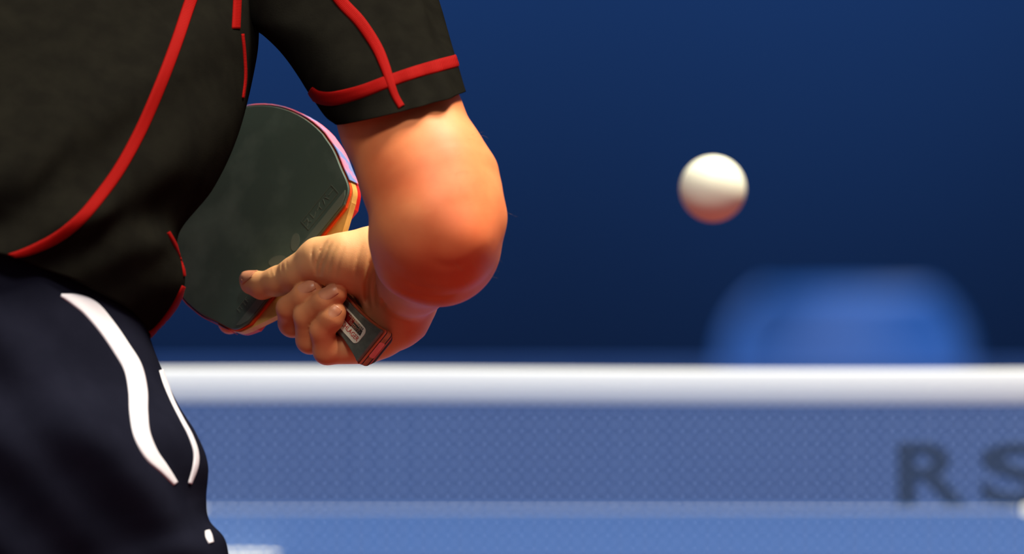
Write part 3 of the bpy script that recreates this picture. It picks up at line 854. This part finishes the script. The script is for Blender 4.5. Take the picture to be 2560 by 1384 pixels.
# ---- trim sewn on the cloth -----------------------------------------------------
def bvh_of(verts, faces): return BVHTree.FromPolygons([tuple(v) for v in verts], faces)
shirt_bvh = bvh_of(pw(tv), grid_faces(tr, n, True))
sleeve_bvh = bvh_of(pw(sv_), grid_faces(sr, ns, True))
shorts_bvh = bvh_of(pw(hv), grid_faces(hr, 160, True))
CAM = Vector((0, 0, CAMZ))
def hit(bv, x, y):
    for k in range(120):
        d = (P(x + (k // 2) * (1 if k % 2 else -1), y, 8) - CAM).normalized()
        h = bv.ray_cast(CAM, d)
        if h[0] is not None:
            nn = h[1] if h[1].dot(d) < 0 else -h[1]
            return h[0], nn
    return None
def ribbon(name, path, widths, bv, m, parent, lift=.0005, ustep=.0011):
    p = cr(np.column_stack([np.array(path, float), np.array(widths, float)]), 14)
    xy, wd = p[:, :2], p[:, 2]
    tg = np.gradient(xy, axis=0); tg /= np.linalg.norm(tg, axis=1)[:, None]
    nr = np.column_stack([-tg[:, 1], tg[:, 0]])
    v = []; uv = []; L = 0; rows = 0
    for i in range(len(xy)):
        if i: L += np.linalg.norm(xy[i] - xy[i-1])
        row = []
        for j, s in enumerate((-1, -.8, -.3, .3, .8, 1)):
            q = xy[i] + nr[i] * wd[i] / 2 * s
            h = hit(bv, q[0], q[1])
            if h is None: row = None; break
            row.append((h[0] + h[1] * (lift if 0 < j < 5 else -.0003), (L / 38.0, s)))
        if row:
            v += [a for a, _ in row]; uv += [b for _, b in row]; rows += 1
    o = mesh(name, v, grid_faces(rows, 6, False), m, parent, uv=np.array(uv)); fixn(o)
    so = o.modifiers.new('solid', 'SOLIDIFY'); so.thickness = .0009; so.offset = 0
    return o
ribbon('seam_piping', [(560, -260), (540, -180), (508, -80), (474, 10), (440, 110), (400, 215), (352, 325), (300, 420), (250, 490), (200, 548), (140, 595), (70, 628), (20, 640)],
       [29, 29, 29, 29, 29, 29, 29, 29, 29, 28, 26, 20, 8], shirt_bvh, M['red_trim'], shirt)['label'] = 'long curved red seam across the back'
ribbon('seam_piping', [(596, -60), (593, 10), (590, 72)], [20, 20, 20], shirt_bvh, M['red_trim'], shirt)
ribbon('seam_piping', [(606, 85), (611, 140), (613, 195), (607, 245)], [5, 5, 5, 4], shirt_bvh, M['red_trim'], shirt)
ribbon('seam_piping', [(420, 580), (438, 612), (455, 650), (461, 690)], [7, 7, 6, 5], shirt_bvh, M['red_trim'], shirt)
ribbon('hem_piping', [(460, 716), (436, 765), (410, 803), (385, 830), (362, 838), (335, 828)], [12, 14, 16, 17, 16, 12], shirt_bvh, M['red_trim'], shirt)
ribbon('sleeve_band', [(774, 229), (796, 243), (835, 246), (900, 230), (972, 203), (1040, 180), (1100, 163), (1146, 151)], [26, 30, 33, 31, 30, 30, 31, 30], sleeve_bvh, M['red_trim'], shirt)
ribbon('sleeve_seam', [(730, -200), (790, -100), (830, -30), (858, 10), (900, 55), (940, 115), (962, 165), (975, 205), (988, 240), (1004, 268)], [30, 30, 30, 30, 29, 27, 24, 20, 17, 16], sleeve_bvh, M['red_trim'], shirt, lift=.0009)
ribbon('white_stripe', [(152, 738), (190, 750), (228, 772), (268, 818), (305, 872), (333, 920), (345, 975), (347, 1030), (355, 1085), (378, 1135), (410, 1172), (438, 1208)],
       [5, 30, 44, 44, 44, 46, 48, 46, 42, 36, 24, 12], shorts_bvh, M['white_trim'], shorts)
ribbon('white_stripe', [(402, 925), (414, 960), (432, 1005), (455, 1050), (476, 1090), (489, 1130), (488, 1165), (474, 1208)], [8, 10, 7, 7, 9, 11, 12, 7], shorts_bvh, M['white_trim'], shorts)
ribbon('white_stripe', [(518, 1326), (522, 1340), (527, 1356)], [10, 15, 11], shorts_bvh, M['white_trim'], shorts)

# ---- shoes, socks, hair (out of the frame) ------------------------------------------
def shoe(ax, z):
    rows = []
    for k, (dz, w, h) in enumerate(((-190, 60, 200), (-150, 120, 330), (0, 150, 330), (150, 165, 250), (330, 185, 170), (500, 190, 140), (640, 150, 110), (720, 60, 80))):
        for j in range(20):
            a = 2 * math.pi * j / 20
            x, y = math.cos(a), math.sin(a)
            rows.append((ax + w * math.copysign(abs(x) ** .7, x), 4522 - h / 2 - h / 2 * math.copysign(abs(y) ** .7, y), z + dz))
    return rows
FLR = 0.0
for ax, z in ((427, 40), (-745, 140)):
    v = pw(shoe(ax, z)); v[:, 2] -= v[:, 2].min() - .001
    o = mesh('shoe', v, grid_faces(8, 20, True) + [tuple(range(20)), tuple(range(140, 160))[::-1]], M['shoe'], player); fixn(o)
hr_v = []
for i in range(14):
    ph = math.pi * .62 * i / 13
    for j in range(32):
        a = 2 * math.pi * j / 32
        bump = 8 * math.sin(7 * a + 3 * ph)
        R_ = 378 + bump
        low = 1 - .25 * max(0, math.sin(a)) * (ph / 1.9)
        p = ph * low
        hr_v.append((225 + R_ * math.sin(p) * math.cos(a), -1050 - R_ * math.cos(p), 1225 + R_ * math.sin(p) * math.sin(a)))
hh = mesh('hair', pw(hr_v), grid_faces(14, 32, True), M['hair'], player); fixn(hh)
hh.modifiers.new('solid', 'SOLIDIFY').thickness = .006

# ---- fine hairs on the arm -----------------------------------------------------------
def arm_hair():
    v = []; f = []
    made = 0
    while made < 45:
        x, y = random.uniform(1130, 1275), random.uniform(330, 720)
        h = arm_bvh.ray_cast(CAM, (P(x, y, 8) - CAM).normalized())
        if h[0] is None: continue
        made += 1
        n_ = h[1] if h[1].y < 0 else -h[1]
        t = (Vector((random.uniform(.2, 1), random.uniform(-.3, .3), random.uniform(-1, .2)))).normalized()
        L = random.uniform(.004, .009); k = len(v)
        for i in range(4):
            s_ = i / 3; c = h[0] + n_ * (L * .8 * s_) + t * (L * .8 * s_ * s_)
            r = .00004 * (1 - .7 * s_)
            for a in range(3):
                v.append(c + Vector((r * math.cos(a * 2.1), 0, r * math.sin(a * 2.1))))
        for i in range(3):
            for a in range(3):
                b = (a + 1) % 3
                f.append((k + 3*i + a, k + 3*i + b, k + 3*i + 3 + b, k + 3*i + 3 + a))
    o = mesh('arm_hair', v, f, M['fine_hair'], body); o['kind'] = 'stuff'
M['fine_hair'] = mat('fine_hair', (150, 110, 70), 0.5, 0.3)
arm_hair()
